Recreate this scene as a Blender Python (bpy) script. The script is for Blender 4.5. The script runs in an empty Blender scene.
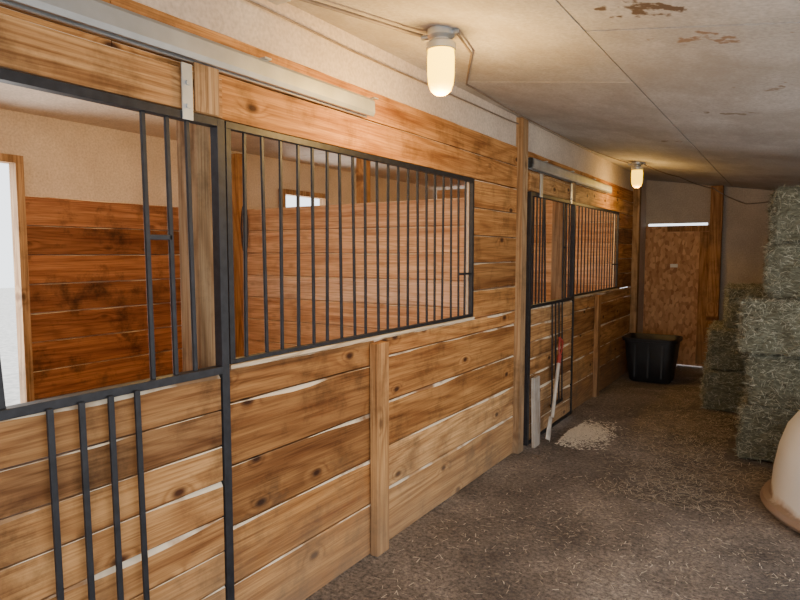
import bpy, bmesh, math, random
from mathutils import Vector, Matrix, noise
random.seed(7)
D=bpy.data; C=bpy.context
CEIL0=2.73; SL=0.15
def cz(x): return CEIL0-SL*x

# ------------------------------------------------------------ materials
def newmat(name):
    m=D.materials.new(name); m.use_nodes=True
    nt=m.node_tree; b=nt.nodes["Principled BSDF"]
    return m,nt,b
def N(nt,t,**kw):
    n=nt.nodes.new(t)
    for k,v in kw.items():
        if k in n.inputs: n.inputs[k].default_value=v
        else: setattr(n,k,v)
    return n
def L(nt,a,b): nt.links.new(a,b)
def ramp(nt,fac,stops,interp='LINEAR'):
    r=nt.nodes.new('ShaderNodeValToRGB'); r.color_ramp.interpolation=interp
    e=r.color_ramp.elements
    while len(e)<len(stops): e.new(0.5)
    for i,(p,c) in enumerate(stops):
        e[i].position=p; e[i].color=(c[0],c[1],c[2],1) if len(c)==3 else c
    L(nt,fac,r.inputs[0]); return r
def mix(nt,fac,a,b,mode='MIX'):
    m=nt.nodes.new('ShaderNodeMix'); m.data_type='RGBA'; m.blend_type=mode
    for sock,v in ((m.inputs[0],fac),(m.inputs[6],a),(m.inputs[7],b)):
        if hasattr(v,'links'): L(nt,v,sock)
        elif isinstance(v,(int,float)): sock.default_value=v
        else: sock.default_value=(v[0],v[1],v[2],1)
    return m.outputs[2]
def math1(nt,op,a,b=0.0,c=None):
    n=N(nt,'ShaderNodeMath',operation=op)
    for i,v in enumerate((a,b,c)):
        if v is None: continue
        if hasattr(v,'links'): L(nt,v,n.inputs[i])
        else: n.inputs[i].default_value=v
    return n.outputs[0]
def coords(nt,scale,rnd=True):
    tc=N(nt,'ShaderNodeTexCoord'); out=tc.outputs['Object']
    if rnd:
        at=N(nt,'ShaderNodeAttribute',attribute_name='rnd')
        cx=N(nt,'ShaderNodeVectorMath',operation='SCALE'); cx.inputs[0].default_value=(37,53,19)
        L(nt,at.outputs['Fac'],cx.inputs['Scale'])
        ad=N(nt,'ShaderNodeVectorMath',operation='ADD'); L(nt,out,ad.inputs[0]); L(nt,cx.outputs[0],ad.inputs[1]); out=ad.outputs[0]
    mp=N(nt,'ShaderNodeMapping'); mp.inputs['Scale'].default_value=scale; L(nt,out,mp.inputs[0])
    return mp.outputs[0]
def bump(nt,b,h,s,d=0.01):
    bp=N(nt,'ShaderNodeBump',Strength=s,Distance=d); L(nt,h,bp.inputs['Height']); L(nt,bp.outputs[0],b.inputs['Normal'])

def wood(name,dark,light,axis='Y',rough=0.6,worn_lit=(0.80,0.66,0.48),dirt=0.5,knot=(0.075,0.026,0.010),grain=0.5,knots=1.0):
    m,nt,b=newmat(name)
    ai='XYZ'.index(axis)
    s=[14,14,14]; s[ai]=0.8
    n=N(nt,'ShaderNodeTexNoise',Scale=1.0,Detail=8.0,Roughness=0.62,Distortion=0.25); L(nt,coords(nt,tuple(s)),n.inputs['Vector'])
    r=ramp(nt,n.outputs['Fac'],[(0.30,dark),(0.48,[ (a*0.35+c*0.65) for a,c in zip(dark,light)]),(0.64,light)])
    s1=[4.5,4.5,4.5]; s1[ai]=0.4
    nf=N(nt,'ShaderNodeTexNoise',Scale=1.0,Detail=1.0,Roughness=0.4,Distortion=0.1); L(nt,coords(nt,tuple(s1)),nf.inputs['Vector'])
    s3=[5.5,5.5,5.5]; s3[ai]=3.0
    spk=N(nt,'ShaderNodeSeparateXYZ'); L(nt,coords(nt,tuple(s3)),spk.inputs[0])
    cbk=N(nt,'ShaderNodeCombineXYZ')
    u_,v_={'Y':('Y','Z'),'X':('X','Z'),'Z':('Z','Y')}[axis]
    L(nt,spk.outputs[u_],cbk.inputs[0]); L(nt,spk.outputs[v_],cbk.inputs[1])
    vo=N(nt,'ShaderNodeTexVoronoi',Scale=1.0); vo.voronoi_dimensions='2D'; L(nt,cbk.outputs[0],vo.inputs['Vector'])
    sel=ramp(nt,vo.outputs['Color'],[(0.34,(knots,)*3),(0.36,(0,0,0))])
    kd=ramp(nt,vo.outputs['Distance'],[(0.03,(1,1,1)),(0.34,(0,0,0))],'EASE')
    ks=math1(nt,'MULTIPLY',kd.outputs[0],sel.outputs[0])
    ph=math1(nt,'MULTIPLY_ADD',nf.outputs['Fac'],80.0,math1(nt,'MULTIPLY',ks,9.0))
    sn=math1(nt,'MULTIPLY_ADD',math1(nt,'SINE',ph),0.5,0.5)
    rf=ramp(nt,sn,[(0.0,(0.50,0.38,0.28)),(0.3,(0.88,0.84,0.78)),(1.0,(1.08,1.08,1.08))])
    c=mix(nt,grain,r.outputs[0],mix(nt,1.0,r.outputs[0],rf.outputs[0],'MULTIPLY'))
    s2=[120,120,120]; s2[ai]=3.0
    n2=N(nt,'ShaderNodeTexNoise',Scale=1.0,Detail=4.0,Roughness=0.6); L(nt,coords(nt,tuple(s2)),n2.inputs['Vector'])
    r2=ramp(nt,n2.outputs['Fac'],[(0.3,(0.60,0.52,0.44)),(0.6,(1.07,1.07,1.07))])
    c=mix(nt,1.0,c,r2.outputs[0],'MULTIPLY')
    r3=ramp(nt,vo.outputs['Distance'],[(0.045,(1,1,1)),(0.085,(0.6,0.6,0.6)),(0.13,(0,0,0))])
    c=mix(nt,math1(nt,'MULTIPLY',r3.outputs[0],sel.outputs[0]),c,knot)
    at=N(nt,'ShaderNodeAttribute',attribute_name='rnd')
    r4=ramp(nt,at.outputs['Fac'],[(0,(0.50,0.47,0.47)),(0.3,(0.80,0.77,0.74)),(0.6,(0.98,0.95,0.92)),(0.85,(1.05,1.10,1.16)),(1,(1.12,1.28,1.6))])
    c=mix(nt,1.0,c,r4.outputs[0],'MULTIPLY')
    n5=N(nt,'ShaderNodeTexNoise',Scale=3.5,Detail=10.0,Roughness=0.7); L(nt,coords(nt,(1,1,1),False),n5.inputs['Vector'])
    r5=ramp(nt,n5.outputs['Fac'],[(0.33,(1-dirt,1-dirt,1-dirt)),(0.50,(1,1,1))])
    c=mix(nt,1.0,c,r5.outputs[0],'MULTIPLY')
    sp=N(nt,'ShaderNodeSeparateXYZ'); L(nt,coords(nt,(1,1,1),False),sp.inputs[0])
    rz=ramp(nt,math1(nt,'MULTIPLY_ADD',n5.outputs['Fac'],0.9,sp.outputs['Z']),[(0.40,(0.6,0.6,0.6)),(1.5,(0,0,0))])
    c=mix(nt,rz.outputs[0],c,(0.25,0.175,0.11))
    aw=N(nt,'ShaderNodeAttribute',attribute_name='worn_lit')
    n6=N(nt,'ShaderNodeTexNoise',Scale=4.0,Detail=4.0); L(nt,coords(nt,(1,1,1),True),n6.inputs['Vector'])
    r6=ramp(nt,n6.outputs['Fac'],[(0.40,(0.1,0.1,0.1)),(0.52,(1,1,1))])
    c=mix(nt,math1(nt,'MULTIPLY',aw.outputs['Fac'],r6.outputs[0]),c,worn_lit)  # pale worn board tops, with bright seam highlights painted into the colour
    L(nt,c,b.inputs['Base Color']); b.inputs['Roughness'].default_value=rough
    b.inputs['Specular IOR Level'].default_value=0.18
    bump(nt,b,n2.outputs['Fac'],0.4,0.005)
    return m

def plain(name,col,rough=0.6,metal=0.0,var=0.25,scale=12,bmp=0.2):
    m,nt,b=newmat(name)
    n=N(nt,'ShaderNodeTexNoise',Scale=scale,Detail=5.0); L(nt,coords(nt,(1,1,1),False),n.inputs['Vector'])
    r=ramp(nt,n.outputs['Fac'],[(0.3,[x*(1-var) for x in col]),(0.7,[min(1,x*(1+var)) for x in col])])
    L(nt,r.outputs[0],b.inputs['Base Color']); b.inputs['Roughness'].default_value=rough; b.inputs['Metallic'].default_value=metal
    bump(nt,b,n.outputs['Fac'],bmp,0.005)
    return m

M={}
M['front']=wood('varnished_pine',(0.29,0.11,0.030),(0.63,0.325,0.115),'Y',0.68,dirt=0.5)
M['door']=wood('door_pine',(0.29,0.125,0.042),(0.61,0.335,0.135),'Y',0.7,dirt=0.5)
M['inX']=wood('partition_pine',(0.54,0.29,0.17),(0.80,0.53,0.35),'X',0.7,dirt=0.2,grain=0.3,knots=0.25)
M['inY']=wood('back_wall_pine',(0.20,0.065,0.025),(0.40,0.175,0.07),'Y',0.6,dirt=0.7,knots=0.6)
M['post']=wood('weathered_post',(0.22,0.13,0.065),(0.47,0.31,0.17),'Z',0.75,dirt=0.45,knots=0.7)
M['post2']=wood('brown_post',(0.27,0.125,0.048),(0.54,0.30,0.125),'Z',0.7,dirt=0.4,knots=0.7)
M['greypost']=wood('grey_board',(0.26,0.23,0.20),(0.58,0.52,0.45),'Z',0.8,dirt=0.3,knots=0.3)
M['steel']=plain('black_steel',(0.018,0.018,0.022),0.5,0.3,0.4,30)
M['galv']=plain('galvanised_steel',(0.52,0.54,0.55),0.42,0.7,0.15,8)
M['cable']=plain('cable_grey',(0.20,0.15,0.11),0.6)
M['black']=plain('black_rubber',(0.013,0.013,0.015),0.45,0,0.3,10)
M['red']=plain('red_paint',(0.30,0.035,0.022),0.5)
M['shaft']=plain('pale_shaft',(0.46,0.41,0.35),0.6)
M['shav']=plain('shavings',(0.84,0.77,0.66),0.9,0,0.2,60)
M['paper']=plain('paper',(0.8,0.78,0.72),0.8,0,0.05)
M['rope']=plain('rope_dark',(0.05,0.03,0.03),0.9)

def plywood(name,a,bc,stains=False):
    m,nt,b=newmat(name)
    co=coords(nt,(1,1,1),False)
    n=N(nt,'ShaderNodeTexNoise',Scale=1.6,Detail=9.0,Roughness=0.68); L(nt,co,n.inputs['Vector'])
    r=ramp(nt,n.outputs['Fac'],[(0.32,a),(0.66,bc)])
    n2=N(nt,'ShaderNodeTexNoise',Scale=60,Detail=3.0); L(nt,co,n2.inputs['Vector'])
    r2=ramp(nt,n2.outputs['Fac'],[(0.3,(0.80,0.80,0.80)),(0.65,(1.05,1.05,1.05))])
    c=mix(nt,1.0,r.outputs[0],r2.outputs[0],'MULTIPLY')
    if stains:
        nb=N(nt,'ShaderNodeTexNoise',Scale=1.5,Detail=10.0,Roughness=0.72); L(nt,coords(nt,(1,0.5,1),False),nb.inputs['Vector'])
        rb=ramp(nt,nb.outputs['Fac'],[(0.44,(0,0,0)),(0.58,(0.6,0.6,0.6)),(0.70,(0.85,0.85,0.85))])
        c=mix(nt,rb.outputs[0],c,(0.32,0.275,0.235))
        nn=N(nt,'ShaderNodeTexNoise',Scale=14,Detail=6.0); L(nt,co,nn.inputs['Vector'])
        for (x,y,rad,col) in ((1.40,2.40,0.24,(0.12,0.075,0.045)),(1.60,2.74,0.21,(0.26,0.17,0.11)),(1.5,4.3,0.15,(0.24,0.19,0.14)),(1.0,5.6,0.12,(0.25,0.2,0.14)),(1.75,3.6,0.13,(0.27,0.21,0.16))):
            vs=N(nt,'ShaderNodeVectorMath',operation='DISTANCE')
            mp=N(nt,'ShaderNodeMapping'); mp.inputs['Scale'].default_value=(1.0,2.0,0); L(nt,co,mp.inputs[0]); L(nt,mp.outputs[0],vs.inputs[0]); vs.inputs[1].default_value=(x,y*2,0)
            s_=math1(nt,'MULTIPLY_ADD',nn.outputs['Fac'],0.9,vs.outputs['Value'])
            rr=ramp(nt,s_,[(0.36+rad*0.6,(1,1,1)),(0.42+rad*0.6,(0,0,0))])
            c=mix(nt,rr.outputs[0],c,col)
    L(nt,c,b.inputs['Base Color']); b.inputs['Roughness'].default_value=0.85
    bump(nt,b,n2.outputs['Fac'],0.5,0.006)
    return m
M['ceil']=plywood('painted_ceiling_board',(0.42,0.39,0.37),(0.58,0.55,0.53),True)
M['ply']=plywood('tan_plywood',(0.52,0.42,0.34),(0.68,0.57,0.47))
M['plyend']=plywood('grey_brown_plywood',(0.38,0.32,0.26),(0.53,0.45,0.37))

def osb():
    m,nt,b=newmat('osb_board')
    v=N(nt,'ShaderNodeTexVoronoi',Scale=28.0); L(nt,coords(nt,(1,1,0.55),False),v.inputs['Vector'])
    r=ramp(nt,v.outputs['Color'],[(0.1,(0.34,0.15,0.06)),(0.5,(0.52,0.27,0.12)),(0.9,(0.66,0.38,0.19))])
    L(nt,r.outputs[0],b.inputs['Base Color']); b.inputs['Roughness'].default_value=0.7
    return m
M['osb']=osb()

def ground():
    m,nt,b=newmat('dirt_floor'); co=coords(nt,(1,1,1),False)
    n=N(nt,'ShaderNodeTexNoise',Scale=1.1,Detail=10.0,Roughness=0.68,Distortion=0.3); L(nt,co,n.inputs['Vector'])
    r=ramp(nt,n.outputs['Fac'],[(0.36,(0.100,0.080,0.066)),(0.50,(0.18,0.147,0.124)),(0.62,(0.28,0.235,0.20))])
    n2=N(nt,'ShaderNodeTexNoise',Scale=45,Detail=8.0,Roughness=0.8); L(nt,co,n2.inputs['Vector'])
    r2=ramp(nt,n2.outputs['Fac'],[(0.38,(0.38,0.36,0.34)),(0.5,(0.95,0.95,0.95)),(0.62,(1.7,1.64,1.55))])
    c=mix(nt,1.0,r.outputs[0],r2.outputs[0],'MULTIPLY')
    v=N(nt,'ShaderNodeTexVoronoi',Scale=30.0); L(nt,co,v.inputs['Vector'])
    r3=ramp(nt,v.outputs['Distance'],[(0.12,(0.8,0.8,0.8)),(0.22,(0,0,0))])
    rs=ramp(nt,v.outputs['Color'],[(0.55,(0,0,0)),(0.6,(1,1,1))])
    c=mix(nt,math1(nt,'MULTIPLY',r3.outputs[0],rs.outputs[0]),c,(0.06,0.045,0.035))
    L(nt,c,b.inputs['Base Color']); b.inputs['Roughness'].default_value=0.92
    bump(nt,b,n2.outputs['Fac'],0.9,0.02)
    return m
M['ground']=ground()
def haymat(name,a,bc,c3):
    m,nt,b=newmat(name)
    at=N(nt,'ShaderNodeAttribute',attribute_name='rnd')
    n=N(nt,'ShaderNodeTexNoise',Scale=26,Detail=8.0,Roughness=0.75); L(nt,coords(nt,(0.6,1,3),False),n.inputs['Vector'])
    sb=math1(nt,'MULTIPLY',n.outputs['Fac'],0.7)
    ad=math1(nt,'MULTIPLY_ADD',at.outputs['Fac'],0.5,sb)
    r=ramp(nt,ad,[(0.3,a),(0.55,bc),(0.85,c3)])
    L(nt,r.outputs[0],b.inputs['Base Color']); b.inputs['Roughness'].default_value=0.9
    bump(nt,b,n.outputs['Fac'],1.0,0.04)
    return m
M['hay']=haymat('hay',(0.095,0.092,0.055),(0.35,0.34,0.235),(0.68,0.65,0.50))
M['straw']=haymat('straw',(0.26,0.20,0.135),(0.48,0.40,0.29),(0.82,0.73,0.58))

# ------------------------------------------------------------ mesh builder
class MB:
    def __init__(s): s.v=[];s.f=[];s.r=[];s.w=[];s.m=[]
    def add(s,vs,fs,rnd=None,worn_lit=None,mat=0):
        o=len(s.v); s.v+=[tuple(p) for p in vs]; rnd=random.random() if rnd is None else rnd
        for i,f in enumerate(fs):
            s.f.append([o+k for k in f]); s.r.append(rnd); s.w.append(worn_lit[i] if worn_lit else 0.0); s.m.append(mat)
    def box(s,x0,x1,y0,y1,z0,z1,rnd=None,mat=0):
        vs=[(x,y,z) for x in (x0,x1) for y in (y0,y1) for z in (z0,z1)]
        s.add(vs,[(0,1,3,2),(4,6,7,5),(0,4,5,1),(2,3,7,6),(0,2,6,4),(1,5,7,3)],rnd,None,mat)
    def obox(s,p,q,wa,wb,ref=(1,0,0),mat=0):
        p=Vector(p);q=Vector(q);d=(q-p).normalized();r=Vector(ref)
        a=(r-d*r.dot(d)).normalized(); b=d.cross(a)
        vs=[]
        for c in (p,q):
            for sa,sb in ((-1,-1),(1,-1),(1,1),(-1,1)): vs.append(c+a*wa*sa/2+b*wb*sb/2)
        s.add(vs,[(3,2,1,0),(4,5,6,7),(0,1,5,4),(1,2,6,5),(2,3,7,6),(3,0,4,7)],None,None,mat)
    def board(s,axis,a0,a1,z0,z1,f,th,sgn,wear=1.0,rnd=None):
        n=max(2,int((a1-a0)/0.12)); sd=random.random()*100
        vs=[];fs=[];w=[]
        for i in range(n+1):
            t=a0+(a1-a0)*i/n
            nz=noise.noise(Vector((t*2.2,sd,0))); nz2=noise.noise(Vector((t*3.1,sd,9)))
            c=max(0.002,(0.007+0.028*nz)*wear); dz=0.003*nz2
            pr=[(f,z0+0.003+dz*0.5),(f,z1-c+dz),(f-sgn*min(c,0.012)*0.8,z1+dz),(f-sgn*th,z1+dz),(f-sgn*th,z0)]
            for (d,z) in pr: vs.append((d,t,z) if axis=='Y' else (t,d,z))
        for i in range(n):
            for k in range(5):
                a=i*5+k;b=i*5+(k+1)%5
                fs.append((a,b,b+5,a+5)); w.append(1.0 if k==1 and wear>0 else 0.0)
        fs.append((0,1,2,3,4)); w.append(0); fs.append(tuple(n*5+k for k in (4,3,2,1,0))); w.append(0)
        s.add(vs,fs,rnd,w)
    def lathe(s,prof,center,seg=32,rnd=None,mat=0,sx=1,sy=1):
        cx,cy,c0=center; vs=[];fs=[];n=len(prof)
        for (r,z) in prof:
            for k in range(seg):
                a=2*math.pi*k/seg; vs.append((cx+r*sx*math.cos(a),cy+r*sy*math.sin(a),c0+z))
        for i in range(n-1):
            for k in range(seg):
                k2=(k+1)%seg; fs.append((i*seg+k,i*seg+k2,(i+1)*seg+k2,(i+1)*seg+k))
        if prof[0][0]>1e-5: fs.append(tuple(range(seg)))
        if prof[-1][0]>1e-5: fs.append(tuple((n-1)*seg+k for k in range(seg)))
        s.add(vs,fs,rnd,None,mat)
    def tube(s,pts,r,seg=8,mat=0):
        vs=[];fs=[];P=[Vector(p) for p in pts]
        for i,p in enumerate(P):
            d=(P[min(i+1,len(P)-1)]-P[max(i-1,0)]).normalized()
            u=d.orthogonal().normalized() if i==0 else (u-d*u.dot(d)).normalized()
            w=d.cross(u)
            for k in range(seg):
                a=2*math.pi*k/seg; vs.append(p+u*r*math.cos(a)+w*r*math.sin(a))
        for i in range(len(P)-1):
            for k in range(seg):
                k2=(k+1)%seg; fs.append((i*seg+k,i*seg+k2,(i+1)*seg+k2,(i+1)*seg+k))
        fs.append(tuple(range(seg))); fs.append(tuple((len(P)-1)*seg+k for k in range(seg)))
        s.add(vs,fs,None,None,mat)
    def build(s,name,mats,smooth=False,bevel=0,parent=None,recalc=True):
        me=D.meshes.new(name); me.from_pydata(s.v,[],s.f)
        a=me.attributes.new('rnd','FLOAT','FACE'); a.data.foreach_set('value',s.r)
        a=me.attributes.new('worn_lit','FLOAT','FACE'); a.data.foreach_set('value',s.w)
        me.polygons.foreach_set('material_index',s.m)
        if recalc:
            bm=bmesh.new(); bm.from_mesh(me); bmesh.ops.recalc_face_normals(bm,faces=bm.faces); bm.to_mesh(me); bm.free()
        for m in (mats if isinstance(mats,(list,tuple)) else [mats]): me.materials.append(m)
        if smooth:
            for p in me.polygons: p.use_smooth=True
            me.set_sharp_from_angle(angle=math.radians(38))
        me.update()
        o=D.objects.new(name,me); C.collection.objects.link(o)
        if bevel:
            bv=o.modifiers.new('bevel','BEVEL'); bv.width=bevel; bv.segments=2; bv.limit_method='ANGLE'
        if parent: o.parent=parent; o.matrix_parent_inverse=parent.matrix_world.inverted()
        return o
def empty(name,loc):
    e=D.objects.new(name,None); e.empty_display_size=0.1; e.location=loc; C.collection.objects.link(e); C.view_layer.update(); return e

# ------------------------------------------------------------ floor
def fz(x,y): return 0.012*noise.noise(Vector((x,y,0))*2.5)+0.006*noise.noise(Vector((x,y,3))*9)
g=MB(); nx,ny=70,150; X0,X1,Y0,Y1=-3.3,3.6,-3,9.8
vs=[(X0+(X1-X0)*i/nx, Y0+(Y1-Y0)*j/ny, fz(X0+(X1-X0)*i/nx,Y0+(Y1-Y0)*j/ny)) for j in range(ny+1) for i in range(nx+1)]
fs=[(j*(nx+1)+i,j*(nx+1)+i+1,(j+1)*(nx+1)+i+1,(j+1)*(nx+1)+i) for j in range(ny) for i in range(nx)]
g.add(vs,fs,0.5); g.build('floor',M['ground'],smooth=True,recalc=False)
g=MB(); g.add([(-30,-30,-0.03),(30,-30,-0.03),(30,30,-0.03),(-30,30,-0.03)],[(0,1,2,3)],0.5); g.build('ground_outside',plain('yard_dirt',(0.7,0.66,0.6),0.9),recalc=False)

# ------------------------------------------------------------ stall front (wall_left)
w=MB()
rows=[0.0,0.285,0.53,0.785,1.045,1.185]
def panel(y0,y1,jit):
    for i in range(5):
        a=rows[i]+(jit if 0<i else 0); b=rows[i+1]+(jit if i<4 else 0)
        w.board('Y',y0+0.002,y1-0.002,a+0.004,b-0.003,0.0+random.uniform(-.004,.0),0.034,1)
def stack(y0,y1,z0,z1,h=0.215):
    n=round((z1-z0)/h)
    for i in range(n):
        w.board('Y',y0,y1,z0+(z1-z0)*i/n+0.002,z0+(z1-z0)*(i+1)/n-0.002,0.0,0.038,1,0.3)
panel(1.64,2.665,0.0); panel(2.665,4.64,0.035)
stack(3.87,4.64,1.19,2.16)
for (a,b) in ((-1.5,1.2),(1.203,4.64)):
    w.board('Y',a,b,2.165,2.335,0,0.038,1,0.2,0.6); w.board('Y',a,b,2.338,2.49,0,0.038,1,0.2,0.45)
panel(-1.5,0.42,0.0); stack(-1.5,0.42,1.19,2.16)
panel(6.10,7.02,0.0); panel(7.02,8.8,0.02); stack(8.03,8.8,1.19,2.16)
w.board('Y',4.76,8.8,2.165,2.335,0,0.038,1,0.2); w.board('Y',4.76,8.8,2.338,2.49,0,0.038,1,0.2)
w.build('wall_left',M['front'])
w=MB(); w.box(-0.045,-0.012,-1.5,4.64,2.493,2.78); w.box(-0.045,-0.012,4.76,9.7,2.493,2.78); w.box(-0.045,-0.005,8.81,9.7,0,2.49)
w.box(-0.058,-0.040,8.03,8.8,1.19,2.49); w.box(-0.058,-0.040,3.87,4.64,1.19,2.49)
w.build('wall_left_upper',M['ply'])
w=MB(); w.box(-0.05,0.012,1.66,3.87,1.187,1.203); w.box(-0.05,0.012,6.1,8.03,1.187,1.203)
w.build('trim_1',wood('sill_pine',(0.5,0.36,0.2),(0.78,0.64,0.45),'Y',0.5,dirt=0.1,knots=0.2))

def post(name,x0,x1,y0,y1,z0,z1,mat='post'):
    p=MB(); n=8
    vs=[];fs=[];sd=random.random()*50
    for i in range(n+1):
        z=z0+(z1-z0)*i/n; dx=0.003*noise.noise(Vector((z,sd,0))); dy=0.005*noise.noise(Vector((z,sd,7)))
        vs+=[(x0,y0+dy,z),(x1+dx,y0+dy,z),(x1+dx,y1+dy,z),(x0,y1+dy,z)]
    for i in range(n):
        for k in range(4): fs.append((i*4+k,i*4+(k+1)%4,(i+1)*4+(k+1)%4,(i+1)*4+k))
    fs+= [(3,2,1,0),tuple(n*4+k for k in range(4))]
    p.add(vs,fs,0.65); return p.build(name,M[mat],bevel=0.004)
post('wood_post',-0.06,0.045,4.645,4.755,0,cz(0.045)-0.003)
post('wood_post',0.002,0.05,2.62,2.735,0,1.17,'post2')
post('wood_post',0.002,0.05,6.98,7.09,0,1.17,'post2')
post('wood_post',-0.18,-0.06,1.575,1.70,0,2.7)
post('wood_post',-0.18,-0.06,0.36,0.48,0,2.7)
post('wood_post',-0.18,-0.06,6.02,6.14,0,2.7)
post('wood_post',-0.02,0.08,8.82,8.93,0,2.7)
post('wood_post',0.87,1.02,9.55,9.665,0,2.58,'post2')

# ------------------------------------------------------------ grilles
def grille(y0,y1,z0=1.205,z1=2.163,x=-0.012,sp=0.104):
    b=MB()
    b.box(x-0.012,x+0.016,y0,y1,z0,z0+0.018); b.box(x-0.012,x+0.016,y0,y1,z1-0.028,z1)
    b.box(x-0.012,x+0.016,y0,y0+0.026,z0+0.018,z1-0.028); b.box(x-0.012,x+0.016,y1-0.026,y1,z0+0.018,z1-0.028)
    n=round((y1-y0)/sp)
    for i in range(1,n):
        y=y0+(y1-y0)*i/n; j=random.uniform(-.007,.007); k=random.uniform(-.005,.005)
        b.obox((x,y+j+k,z0+0.01),(x,y-j+k,z1-0.01),0.011,0.014)
    b.box(x-0.006,x+0.006,y1-0.03-sp*1.6,y1-0.02,1.50,1.515)
    return b.build('window_grille',M['steel'],bevel=0.0015)
grille(1.665,3.868); grille(6.12,8.028,sp=0.12)

# ------------------------------------------------------------ sliding doors
def stall_door(y0,y1):
    e=empty('stall_door',(0.04,(y0+y1)/2,0.0))
    w=MB(); nr=8; z0,z1=0.06,1.185
    for i in range(nr):
        a=z0+(z1-z0)*i/nr; b_=z0+(z1-z0)*(i+1)/nr
        w.board('Y',y0+0.02,y1-0.04,a+0.002,b_-0.002,0.052,0.03,1)
    w.board('Y',y0,y1-0.0,2.155,2.30,0.050,0.028,1,0.2)
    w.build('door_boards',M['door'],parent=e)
    w=MB(); w.box(0.051,0.057,y1-0.13,y1-0.02,2.16,2.33,0.6); w.build('end_board',M['post'],parent=e)
    b=MB(); xa,xb=0.02,0.06
    b.box(xa,xb,y1-0.036,y1,0.03,2.15); b.box(xa,xb,y0,y0+0.04,0.03,2.15)
    b.box(xa,xb,y0+.04,y1-.036,2.12,2.15); b.box(xa,xb+0.002,y0+.04,y1-.036,1.187,1.216); b.box(xa,xb-.002,y0+.04,y1-.036,0.03,0.058)
    X=0.042
    o=y1-1.61
    for y in (1.285,1.378,1.462): b.obox((X,y+o,1.21),(X,y+o-0.01,2.13),0.012,0.016)
    for y in (0.49,0.57,0.65,0.72): b.obox((X,y+o,1.21),(X,y+o,2.13),0.012,0.016)
    b.obox((X,0.805+o,1.21),(X,0.755+o,2.13),0.014,0.018)
    b.box(X-.006,X+.006,1.285+o,1.375+o,1.695,1.713)
    b.build('door_frame',M['steel'],bevel=0.0015,parent=e)
    b=MB()
    for y in (0.92,1.015,1.11,1.203): b.obox((0.07,y+o,1.195),(0.084,y+o+0.004,0.27),0.010,0.019)
    b.box(0.072,0.092,0.90+o,1.22+o,0.25,0.275)
    b.build('fold_down_yoke',M['steel'],bevel=0.0015,parent=e)
    b=MB(); b.box(0.058,0.064,y1-0.19,y1-0.145,2.12,2.315); b.box(0.058,0.070,y0+0.2,y0+0.25,2.12,2.315)
    for z in (2.16,2.24): b.box(0.064,0.070,y1-0.175,y1-0.160,z,z+0.015)
    b.build('hanger_bracket',M['galv'],bevel=0.001,parent=e)
stall_door(0.42,1.61); stall_door(4.80,6.03)

def track(y0,y1):
    b=MB(); prof=[(0.012,2.345),(0.012,2.40),(0.024,2.415),(0.070,2.415),(0.084,2.40),(0.086,2.345),(0.076,2.328),(0.062,2.328),(0.062,2.338),(0.072,2.35),(0.072,2.396),(0.064,2.405),(0.030,2.405),(0.022,2.396),(0.022,2.35),(0.034,2.338),(0.034,2.328),(0.022,2.328)]
    dz=0.006
    n=len(prof); vs=[(x,y,z+dz) for y in (y0,y1) for (x,z) in prof]
    fs=[(k,(k+1)%n,(k+1)%n+n,k+n) for k in range(n)]; b.add(vs,fs)
    b.box(0.024,0.076,y1-0.004,y1,2.337+dz,2.41+dz)
    y=y0+0.3
    while y<y1: 
        b.box(0.001,0.088,y,y+0.035,2.4155+dz,2.422+dz); b.box(0.001,0.011,y,y+0.035,2.358,2.4155+dz); y+=0.75
    return b.build('door_track',M['galv'],smooth=False)
track(-1.5,2.56); track(4.78,7.3)

# ------------------------------------------------------------ stalls interior
def backboards(y0,y1,z0,z1):
    n=max(1,round((z1-z0)/0.235))
    for i in range(n): w.board('Y',y0,y1,z0+(z1-z0)*i/n+.002,z0+(z1-z0)*(i+1)/n-.002,-3.2,0.03,1,0.3)
OP=((1.35,2.40),(5.35,6.1))
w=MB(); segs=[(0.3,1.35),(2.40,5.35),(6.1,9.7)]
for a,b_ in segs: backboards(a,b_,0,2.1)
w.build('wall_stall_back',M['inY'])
w=MB()
for a,b_ in segs: w.box(-3.26,-3.235,a,b_,0,2.8)
for a,b_ in OP: w.box(-3.26,-3.235,a,b_,2.36,2.8)
w.build('wall_stall_back_upper',M['ply'])
w=MB()
for a,b_ in OP:
    w.box(-3.28,-3.17,a-0.05,a+0.01,0,2.34,.6); w.box(-3.28,-3.17,b_-0.01,b_+0.05,0,2.34,.6); w.box(-3.28,-3.17,a-0.05,b_+0.05,2.34,2.40,.6)
w.build('trim_2',M['post'],bevel=0.003)
def partition(y,z1=2.12,name='stall_partition'):
    global w; w=MB(); n=9
    for i in range(n): w.board('X',-3.19,-0.2,z1*i/n+.003,z1*(i+1)/n-.003,y,0.02,-1,0.5,0.45+0.5*random.random())
    w.box(-3.19,-0.2,y+0.021,y+0.04,0,z1-.01,0.3)
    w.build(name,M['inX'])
partition(4.66); partition(0.3); partition(9.0,2.7)
post('wood_post',-3.19,-3.09,4.55,4.65,0,2.7,'post2')
post('wood_post',-1.65,-1.55,4.71,4.81,0,2.7,'post2')
w=MB()
for i in range(5):
    w.box(-3.4,-0.05,-1.5+i*2.26,-1.5+i*2.26+2.25,2.745,2.765)
w.build('ceiling_stalls',M['ply'])
w=MB(); w.box(-3.5,0.0,-1.55,9.9,2.80,2.84); w.build('roof_stalls',M['ply'])

b=MB(); pts=[]
for i in range(25):
    t=i/24*2*math.pi; pts.append((-2.98+0.045*math.sin(t),4.53,1.90+0.25*math.cos(t)))
b.tube(pts,0.009); b.tube([(-3.0,4.56,2.1),(-2.98,4.53,2.14),(-2.96,4.53,1.9)],0.008); b.build('lead_rope',M['rope'],smooth=True)

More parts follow.
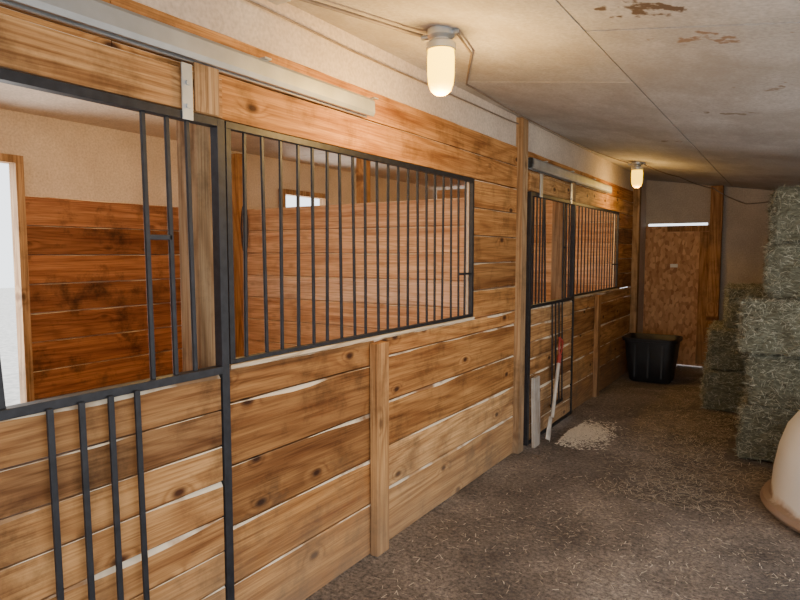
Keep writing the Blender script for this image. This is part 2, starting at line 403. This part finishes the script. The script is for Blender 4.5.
# ------------------------------------------------------------ aisle ceiling
w=MB()
xs=[-0.03,1.12,2.34,3.5]
for i in range(3):
    for j in range(5):
        y0=-0.9+j*2.2-(0.9 if i==1 else 0); y1=y0+2.192
        if j==4: y1=9.8
        xa,xb=xs[i]+.004,xs[i+1]-.004; s=random.uniform(0,0.003)
        vs=[(x,y,cz(x)+d+s) for d in (0,0.018) for y in (y0,y1) for x in (xa,xb)]
        w.add(vs,[(0,2,3,1),(4,5,7,6),(0,1,5,4),(2,6,7,3),(0,4,6,2),(1,3,7,5)])
w.build('ceiling',M['ceil'])
w=MB(); vs=[(x,y,cz(x)+d) for d in (0.024,0.07) for y in (-1.9,9.9) for x in (-0.04,3.6)]
w.add(vs,[(0,2,3,1),(4,5,7,6),(0,1,5,4),(2,6,7,3),(0,4,6,2),(1,3,7,5)]); w.build('roof_aisle',M['greypost'])

# ------------------------------------------------------------ end wall + door
w=MB(); Y=9.7
def eb(x0,x1,z0,dy=0):
    zz=[cz(x0),cz(x1)]
    vs=[(x0,Y+dy,z0),(x1,Y+dy,z0),(x1,Y+dy,zz[1]),(x0,Y+dy,zz[0]),(x0,Y+.04,z0),(x1,Y+.04,z0),(x1,Y+.04,zz[1]),(x0,Y+.04,zz[0])]
    w.add(vs,[(0,1,2,3),(7,6,5,4),(0,4,5,1),(1,5,6,2),(2,6,7,3),(3,7,4,0)])
eb(-0.06,0.03,0); eb(0.03,0.83,2.08); eb(0.83,1.7,0,0.0); eb(1.7,3.5,0,0.008)
w.build('wall_end',M['plyend'])
e=empty('door_1',(0.42,9.7,0))
w=MB(); w.box(0.005,0.86,9.670,9.697,0.02,2.045); w.build('door_slab',M['osb'],parent=e)
w=MB(); w.box(0.30,0.86,9.655,9.669,1.96,2.04,.4); w.box(0.74,0.86,9.655,9.669,0.05,1.955,.4); w.build('door_battens',M['post2'],parent=e)
w=MB(); w.box(0.36,0.46,9.655,9.669,1.44,1.49); w.build('door_label',M['paper'],parent=e)
w=MB(); w.box(3.45,3.5,5.2,9.7,0,2.25); w.build('wall_right',M['plyend'])

# ------------------------------------------------------------ lamps
def lampmat(name,st):
    m,nt,b=newmat(name)
    b.inputs['Base Color'].default_value=(1,0.6,0.15,1)
    b.inputs['Emission Color'].default_value=(1.0,0.56,0.0,1); b.inputs['Emission Strength'].default_value=st; return m
def lamp(x,y,st,en,z=None):
    z=cz(x) if z is None else z
    e=empty('ceiling_lamp',(x,y,z))
    b=MB(); b.lathe([(0.0,0.0),(0.062,0.0),(0.062,-0.028),(0.05,-0.036),(0.036,-0.04),(0.036,-0.050),(0.062,-0.056),(0.068,-0.062),(0.068,-0.088),(0.064,-0.092),(0.058,-0.088),(0.0,-0.088)],(x,y,z),32)
    b.tube([(x-0.06,y,z-0.018),(x-0.10,y,z-0.018)],0.012); b.tube([(x+0.055,y,z-0.018),(x+0.085,y,z-0.018)],0.012)
    b.build('lamp_cap',M['galv'],smooth=True,parent=e)
    b=MB(); b.lathe([(0.058,-0.09),(0.062,-0.12),(0.061,-0.20),(0.057,-0.24),(0.046,-0.27),(0.025,-0.286),(0.0,-0.29)],(x,y,z),32)
    b.build('glass_jar',lampmat('lit_glass',st),smooth=True,parent=e)
    l=D.lights.new('bulb','POINT'); l.energy=en; l.color=(1.0,0.60,0.18); l.shadow_soft_size=0.05
    o=D.objects.new('bulb_light',l); o.location=(x,y,z-0.36); C.collection.objects.link(o); o.parent=e; o.matrix_parent_inverse=e.matrix_world.inverted()
lamp(0.5,2.49,9.0,44); lamp(0.34,7.37,4.0,13)
lamp(-1.4,2.7,5,50,2.742); lamp(-0.6,6.6,5,50,2.742)  # added fill bulbs that brighten the stall interiors, hung out of view

# ------------------------------------------------------------ cables
b=MB()
def line(pts,r=0.006,sag=0.0):
    out=[]
    for i in range(len(pts)-1):
        p=Vector(pts[i]);q=Vector(pts[i+1])
        for k in range(8): 
            t=k/8; v=p.lerp(q,t); v.z-=sag*4*t*(1-t)+0.004*(noise.noise(v*4)+0.5); out.append(v)
    out.append(Vector(pts[-1])); b.tube(out,r,6)
line([(0.03,-1,cz(0.03)-.01),(0.05,1.3,cz(0.05)-.012),(0.08,1.77,cz(0.08)-.016)],0.009)
line([(0.15,1.92,cz(0.15)-.022),(0.40,2.49,cz(.40)-.022)],0.009)
line([(0.585,2.49,cz(.585)-.018),(0.5,2.8,cz(.5)-.02),(0.12,3.5,cz(.12)-.012),(0.06,4.6,cz(.06)-.012),(0.07,6.3,cz(.07)-.012),(0.24,7.37,cz(.24)-.018)],0.006)
line([(0.42,7.37,cz(.42)-.018),(0.6,8.6,cz(.6)-.012),(0.9,9.5,cz(.9)-.05),(1.3,9.62,2.32),(2.0,9.63,2.42)],0.007,0.02)
line([(0.02,1.2,2.66),(0.02,2.6,2.64),(0.02,4.6,2.66)],0.005)
b.build('electrical_cable',M['cable'],smooth=True)
b=MB(); b.box(0.06,0.14,1.80,1.90,cz(0.1)-.055,cz(0.1)-.008); b.build('junction_box',M['galv'],bevel=0.006)

# ------------------------------------------------------------ hay
def bale_mesh(seed,lx=0.46,ly=0.96,lz=0.42):
    random.seed(seed); s=MB()
    nx,ny,nz=22,44,20
    idx={};vs=[];fs=[];nn=[]
    def vid(i,j,k):
        if (i,j,k) not in idx:
            p=Vector((lx*(i/nx-.5),ly*(j/ny-.5),lz*(k/nz)))
            c=Vector((0,0,lz/2)); q=p-c
            r=0.04; inner=Vector((max(-lx/2+r,min(lx/2-r,q.x)),max(-ly/2+r,min(ly/2-r,q.y)),max(-lz/2+r,min(lz/2-r,q.z))))
            d=q-inner
            if d.length>1e-6: q=inner+d.normalized()*min(d.length,r)
            dd=d.normalized() if d.length>1e-6 else Vector((0,0,0))
            o=Vector((seed*3.1,0,0))
            n=noise.noise(q*5+o)*0.026+noise.noise(q*16+o)*0.020+noise.noise(q*45+o)*0.014
            n-=0.018*max(0,math.sin(q.y*2*math.pi/0.12+seed+noise.noise(q*6)*1.5))**5
            for ty in (-0.22,0.22): n-=0.018*math.exp(-((q.y-ty)/0.022)**2)
            if abs(dd.z)>0.7: n*=0.4
            q=q+dd*n
            idx[(i,j,k)]=len(vs); vs.append(c+q)
        return idx[(i,j,k)]
    for i in range(nx):
        for j in range(ny):
            fs.append((vid(i,j,0),vid(i,j+1,0),vid(i+1,j+1,0),vid(i+1,j,0))); fs.append((vid(i,j,nz),vid(i+1,j,nz),vid(i+1,j+1,nz),vid(i,j+1,nz)))
    for i in range(nx):
        for k in range(nz):
            fs.append((vid(i,0,k),vid(i+1,0,k),vid(i+1,0,k+1),vid(i,0,k+1))); fs.append((vid(i,ny,k),vid(i,ny,k+1),vid(i+1,ny,k+1),vid(i+1,ny,k)))
    for j in range(ny):
        for k in range(nz):
            fs.append((vid(0,j,k),vid(0,j,k+1),vid(0,j+1,k+1),vid(0,j+1,k))); fs.append((vid(nx,j,k),vid(nx,j+1,k),vid(nx,j+1,k+1),vid(nx,j,k+1)))
    s.add(vs,fs,0.10)
    V=[Vector(v) for v in vs]
    for t in range(11000):
        f=random.choice(fs); p=sum((V[i] for i in f),Vector())/4
        nrm=(V[f[1]]-V[f[0]]).cross(V[f[2]]-V[f[0]]).normalized()
        if nrm.z<-0.5: continue
        p=p+Vector((random.uniform(-.012,.012),random.uniform(-.012,.012),random.uniform(-.012,.012)))-nrm*0.006
        d=Vector((random.gauss(0,1),random.gauss(0,.8),random.gauss(0,.6))); d=(d-nrm*d.dot(nrm)).normalized()+nrm*(random.uniform(0.0,0.25) if random.random()<.88 else random.uniform(.3,0.9)); d.normalize()
        ln=random.uniform(.02,.075); wd=random.uniform(.0012,.0030); sd=d.cross(nrm)
        sd=sd.normalized()*wd
        q=p+d*ln*0.6; r=q+(d+Vector((0,0,-random.uniform(0,.8)))).normalized()*ln*0.4
        s.add([p-sd,p+sd,q+sd+nrm*.002,q-sd+nrm*.002,r],[(0,1,2,3),(3,2,4)],random.random())
    for ty in (-0.22,0.22):
        a=lx/2-.008;h=lz-.004
        s.tube([(-a,ty,.02),(-a,ty,h),(a,ty,h),(a,ty,.02)],0.003,5,1)
    me=s.build('hay_bale',[M['hay'],plain('twine',(0.35,0.22,0.08),0.8)],recalc=False)
    mesh=me.data; D.objects.remove(me); return mesh
bm_=[bale_mesh(k+1) for k in range(3)]
cnt=0; foot=[]
def bale(x,y,z,rz=0):
    global cnt
    o=D.objects.new('hay_bale',bm_[cnt%3]); cnt+=1; C.collection.objects.link(o)
    o.location=(x,y,z); o.rotation_euler=(math.radians(random.uniform(-.6,.6)),math.radians(random.uniform(-.8,.8)),math.radians(rz+random.uniform(-4,4)))
    if z<.1: foot.append((x,y))
random.seed(3)
H=0.432
for k in range(5):
    xo=(0.0,0.05,-0.03,0.13,0.15)[k]; yo=(0,0.05,-0.06,0.05,0.08)[k]
    bale(1.80+xo,5.96+yo,k*H+0.006,180*(k%2)); 
    if k<4: bale(2.33+xo,5.96+yo,k*H+0.006)
for k in range(4): bale(2.06,7.02,k*H+.006); bale(2.58,7.02,k*H+.006)
for k in range(2): bale(1.33+0.04*k,7.55,k*H+.006,0)
bale(1.50,7.65,2*H+.006,4)
random.seed(11)
# ------------------------------------------------------------ straw litter
s=MB()
def blade(x,y,z,ln,wd,rr=None):
    a=random.uniform(0,2*math.pi); dx,dy=math.cos(a)*ln/2,math.sin(a)*ln/2; sx,sy=-math.sin(a)*wd,math.cos(a)*wd
    t=random.uniform(-.2,.2)*ln
    s.add([(x-dx-sx,y-dy-sy,z),(x-dx+sx,y-dy+sy,z),(x+dx+sx,y+dy+sy,z+abs(t)*.5),(x+dx-sx,y+dy-sy,z+abs(t)*.5)],[(0,1,2,3)],rr)
def clear(x,y):
    if (x-2.49)**2+(y-4.66)**2<0.8**2: return False
    if (x-.42)**2+(y-8.45)**2<0.4**2: return False
    if x<0.62 and 4.85<y<6.0: return False
    return all(abs(x-a)>.33 or abs(y-b_)>.58 for a,b_ in foot)
for i in range(16000):
    x=random.uniform(0.12,3.3); y=random.uniform(0.6,9.5)
    if random.random()>0.18+1.3*noise.noise(Vector((x,y,5))*1.3)+(0.4 if x>1.2 and y>4 else 0): continue
    if clear(x,y): blade(x,y,fz(x,y)+0.006,random.uniform(.008,.045),random.uniform(.0008,.0025))
for i in range(7000):
    x=random.gauss(1.30,.30); y=random.uniform(4.2,8.8)
    if x<0.6 or not clear(x,y): continue
    blade(x,y,fz(x,y)+0.008,random.uniform(.02,.09),.0015)
s.build('straw_litter',M['straw'],recalc=False)
s=MB()
for i in range(3400):
    x=0.22+abs(random.gauss(.08,.14)); y=random.gauss(5.46,.20)
    if y<5.02 or x>0.62: continue
    blade(x,y,fz(x,y)+0.01+0.03*math.exp(-((x-.28)**2+(y-5.4)**2)/.04)*random.random(),random.uniform(.008,.03),random.uniform(.003,.007))
s.build('wood_shavings',M['shav'],recalc=False)
s=MB()
for i in range(3000):
    x=random.uniform(-3.1,-0.25);y=random.uniform(.4,4.5); blade(x,y,0.012,random.uniform(.03,.1),.003)
s.build('straw_bedding',M['straw'],recalc=False)

# ------------------------------------------------------------ black tub
def rrect(a,b,r,n=6):
    out=[]
    for cx,cy,st in ((a-r,b-r,0),(-a+r,b-r,90),(-a+r,-b+r,180),(a-r,-b+r,270)):
        for k in range(n+1):
            t=math.radians(st+90*k/n); out.append((cx+r*math.cos(t),cy+r*math.sin(t)))
    return out
def loft(mb,secs,cx,cy,cap0=True,cap1=True,mat=0):
    n=len(secs[0][1]); vs=[];fs=[]
    for z,p in secs: vs+=[(cx+x,cy+y,z) for x,y in p]
    for i in range(len(secs)-1):
        for k in range(n): fs.append((i*n+k,i*n+(k+1)%n,(i+1)*n+(k+1)%n,(i+1)*n+k))
    if cap0: fs.append(tuple(range(n)))
    if cap1: fs.append(tuple((len(secs)-1)*n+k for k in range(n)))
    mb.add(vs,fs,0.5,None,mat)
b=MB(); TX,TY=.39,8.32; q_=0.92
loft(b,[(z,rrect(a*q_,bb*q_,r*q_)) for z,a,bb,r in ((0.012,.25,.20,.08),(0.03,.27,.215,.09),(0.30,.31,.25,.10),(0.53,.335,.275,.11),(0.535,.36,.305,.12),(0.575,.365,.31,.12),(0.58,.35,.29,.12),(0.55,.325,.265,.10),(0.08,.26,.205,.08),(0.06,.2,.15,.06))],TX,TY)
for xx in (-.16,0,.16): b.box(TX+xx-.012,TX+xx+.012,TY-.25,TY-.21,.08,.50)
b.build('rubber_tub',M['black'],smooth=True)

# ------------------------------------------------------------ overturned stock tank
def tankmat():
    m,nt,bb=newmat('dirty_white_plastic'); co=coords(nt,(1,1,1),False)
    n=N(nt,'ShaderNodeTexNoise',Scale=5,Detail=7.0); L(nt,co,n.inputs['Vector'])
    sp=N(nt,'ShaderNodeSeparateXYZ'); L(nt,co,sp.inputs[0])
    ma=math1(nt,'MULTIPLY_ADD',n.outputs['Fac'],-0.2,sp.outputs['Z'])
    r=ramp(nt,ma,[(-0.0,(0.26,0.18,0.13)),(0.015,(0.48,0.40,0.33)),(0.05,(0.70,0.68,0.66)),(0.5,(0.80,0.81,0.82))])
    L(nt,r.outputs[0],bb.inputs['Base Color']); bb.inputs['Roughness'].default_value=0.4; return m
b=MB()
prof=[(0.665,0.015),(0.72,0.02),(0.735,0.045),(0.72,0.075),(0.685,0.085),(0.675,0.11),(0.665,0.25),(0.64,0.40),(0.60,0.53),(0.53,0.64),(0.43,0.71),(0.30,0.745),(0.14,0.76),(0,0.762)]
b.lathe(prof,(2.49,4.66,0),64); b.build('stock_tank',tankmat(),smooth=True)

# ------------------------------------------------------------ shovel + board
e=empty('barn_shovel',(0.17,5.13,0))
b=MB(); p0=Vector((0.165,5.12,0.22)); p1=Vector((0.12,5.42,0.72)); d=(p1-p0).normalized()
b.tube([p0,p0.lerp(p1,.5),p1],0.016,10); b.build('shaft',M['shaft'],smooth=True,parent=e)
b=MB(); q=p1+d*0.12; sd=Vector((0,1,0)); sd=(sd-d*sd.dot(d)).normalized()
b.tube([p1-d*.08,p1],0.020,10); b.tube([p1,p1+sd*.035+d*.05,q+sd*.04+d*.03],0.010,8); b.tube([p1,p1-sd*.035+d*.05,q-sd*.04+d*.03],0.010,8); b.tube([q+sd*.048+d*.03,q-sd*.048+d*.03],0.013,8)
b.build('d_handle',M['red'],smooth=True,parent=e)
b=MB(); nrm=d.cross(sd).normalized(); vs=[];fs=[]
for i in range(7):
    for j in range(9):
        u=j/8*2-1; L_=i/6*0.21; wv=0.05*min(1,0.55+i*0.12)
        vs.append(p0-d*L_+sd*u*wv+nrm*(0.018*u*u))
for i in range(6):
    for j in range(8): fs.append((i*9+j,i*9+j+1,(i+1)*9+j+1,(i+1)*9+j))
b.add(vs,fs,0.5); o=b.build('scoop',M['shaft'],smooth=True,parent=e); so=o.modifiers.new('thick','SOLIDIFY'); so.thickness=0.004
b=MB(); b.obox((0.09,4.93,0.0),(0.075,4.93,0.60),0.03,0.14); b.build('leaning_board',M['greypost'],bevel=0.004)

# ------------------------------------------------------------ lights
def area(name,loc,rot,sx,sy,en,col):
    l=D.lights.new(name,'AREA'); l.shape='RECTANGLE'; l.size=sx; l.size_y=sy; l.energy=en; l.color=col
    o=D.objects.new(name,l); o.location=loc; o.rotation_euler=[math.radians(a) for a in rot]; C.collection.objects.link(o)
area('daylight_barn_entrance',(2.6,-2.2,1.5),(90,0,18),2.6,2.2,46,(0.92,0.96,1.0))
area('added_side_fill',(3.7,2.2,1.15),(90,0,90),5.4,2.0,26,(0.95,0.97,1.0))  # added fill light at an invented, unseen opening on the right
area('daylight_stall_door',(-3.6,1.85,1.2),(90,0,-90),1.0,2.2,70,(1,0.97,0.93))
area('daylight_stall_door_far',(-3.6,5.72,1.2),(90,0,-90),0.75,2.2,60,(1,0.97,0.93))
wd=D.worlds.new('World'); C.scene.world=wd; wd.use_nodes=True
bg=wd.node_tree.nodes['Background']; bg.inputs[0].default_value=(0.90,0.95,1,1); bg.inputs[1].default_value=3.0

# ------------------------------------------------------------ camera
cam=D.cameras.new('camera'); co=D.objects.new('camera',cam); C.collection.objects.link(co)
cam.sensor_width=36; cam.lens=610/800*36; cam.clip_start=0.02
co.location=(1.886,0,1.65); co.rotation_euler=(math.radians(90-4.406),0,math.radians(32.84))
C.scene.camera=co
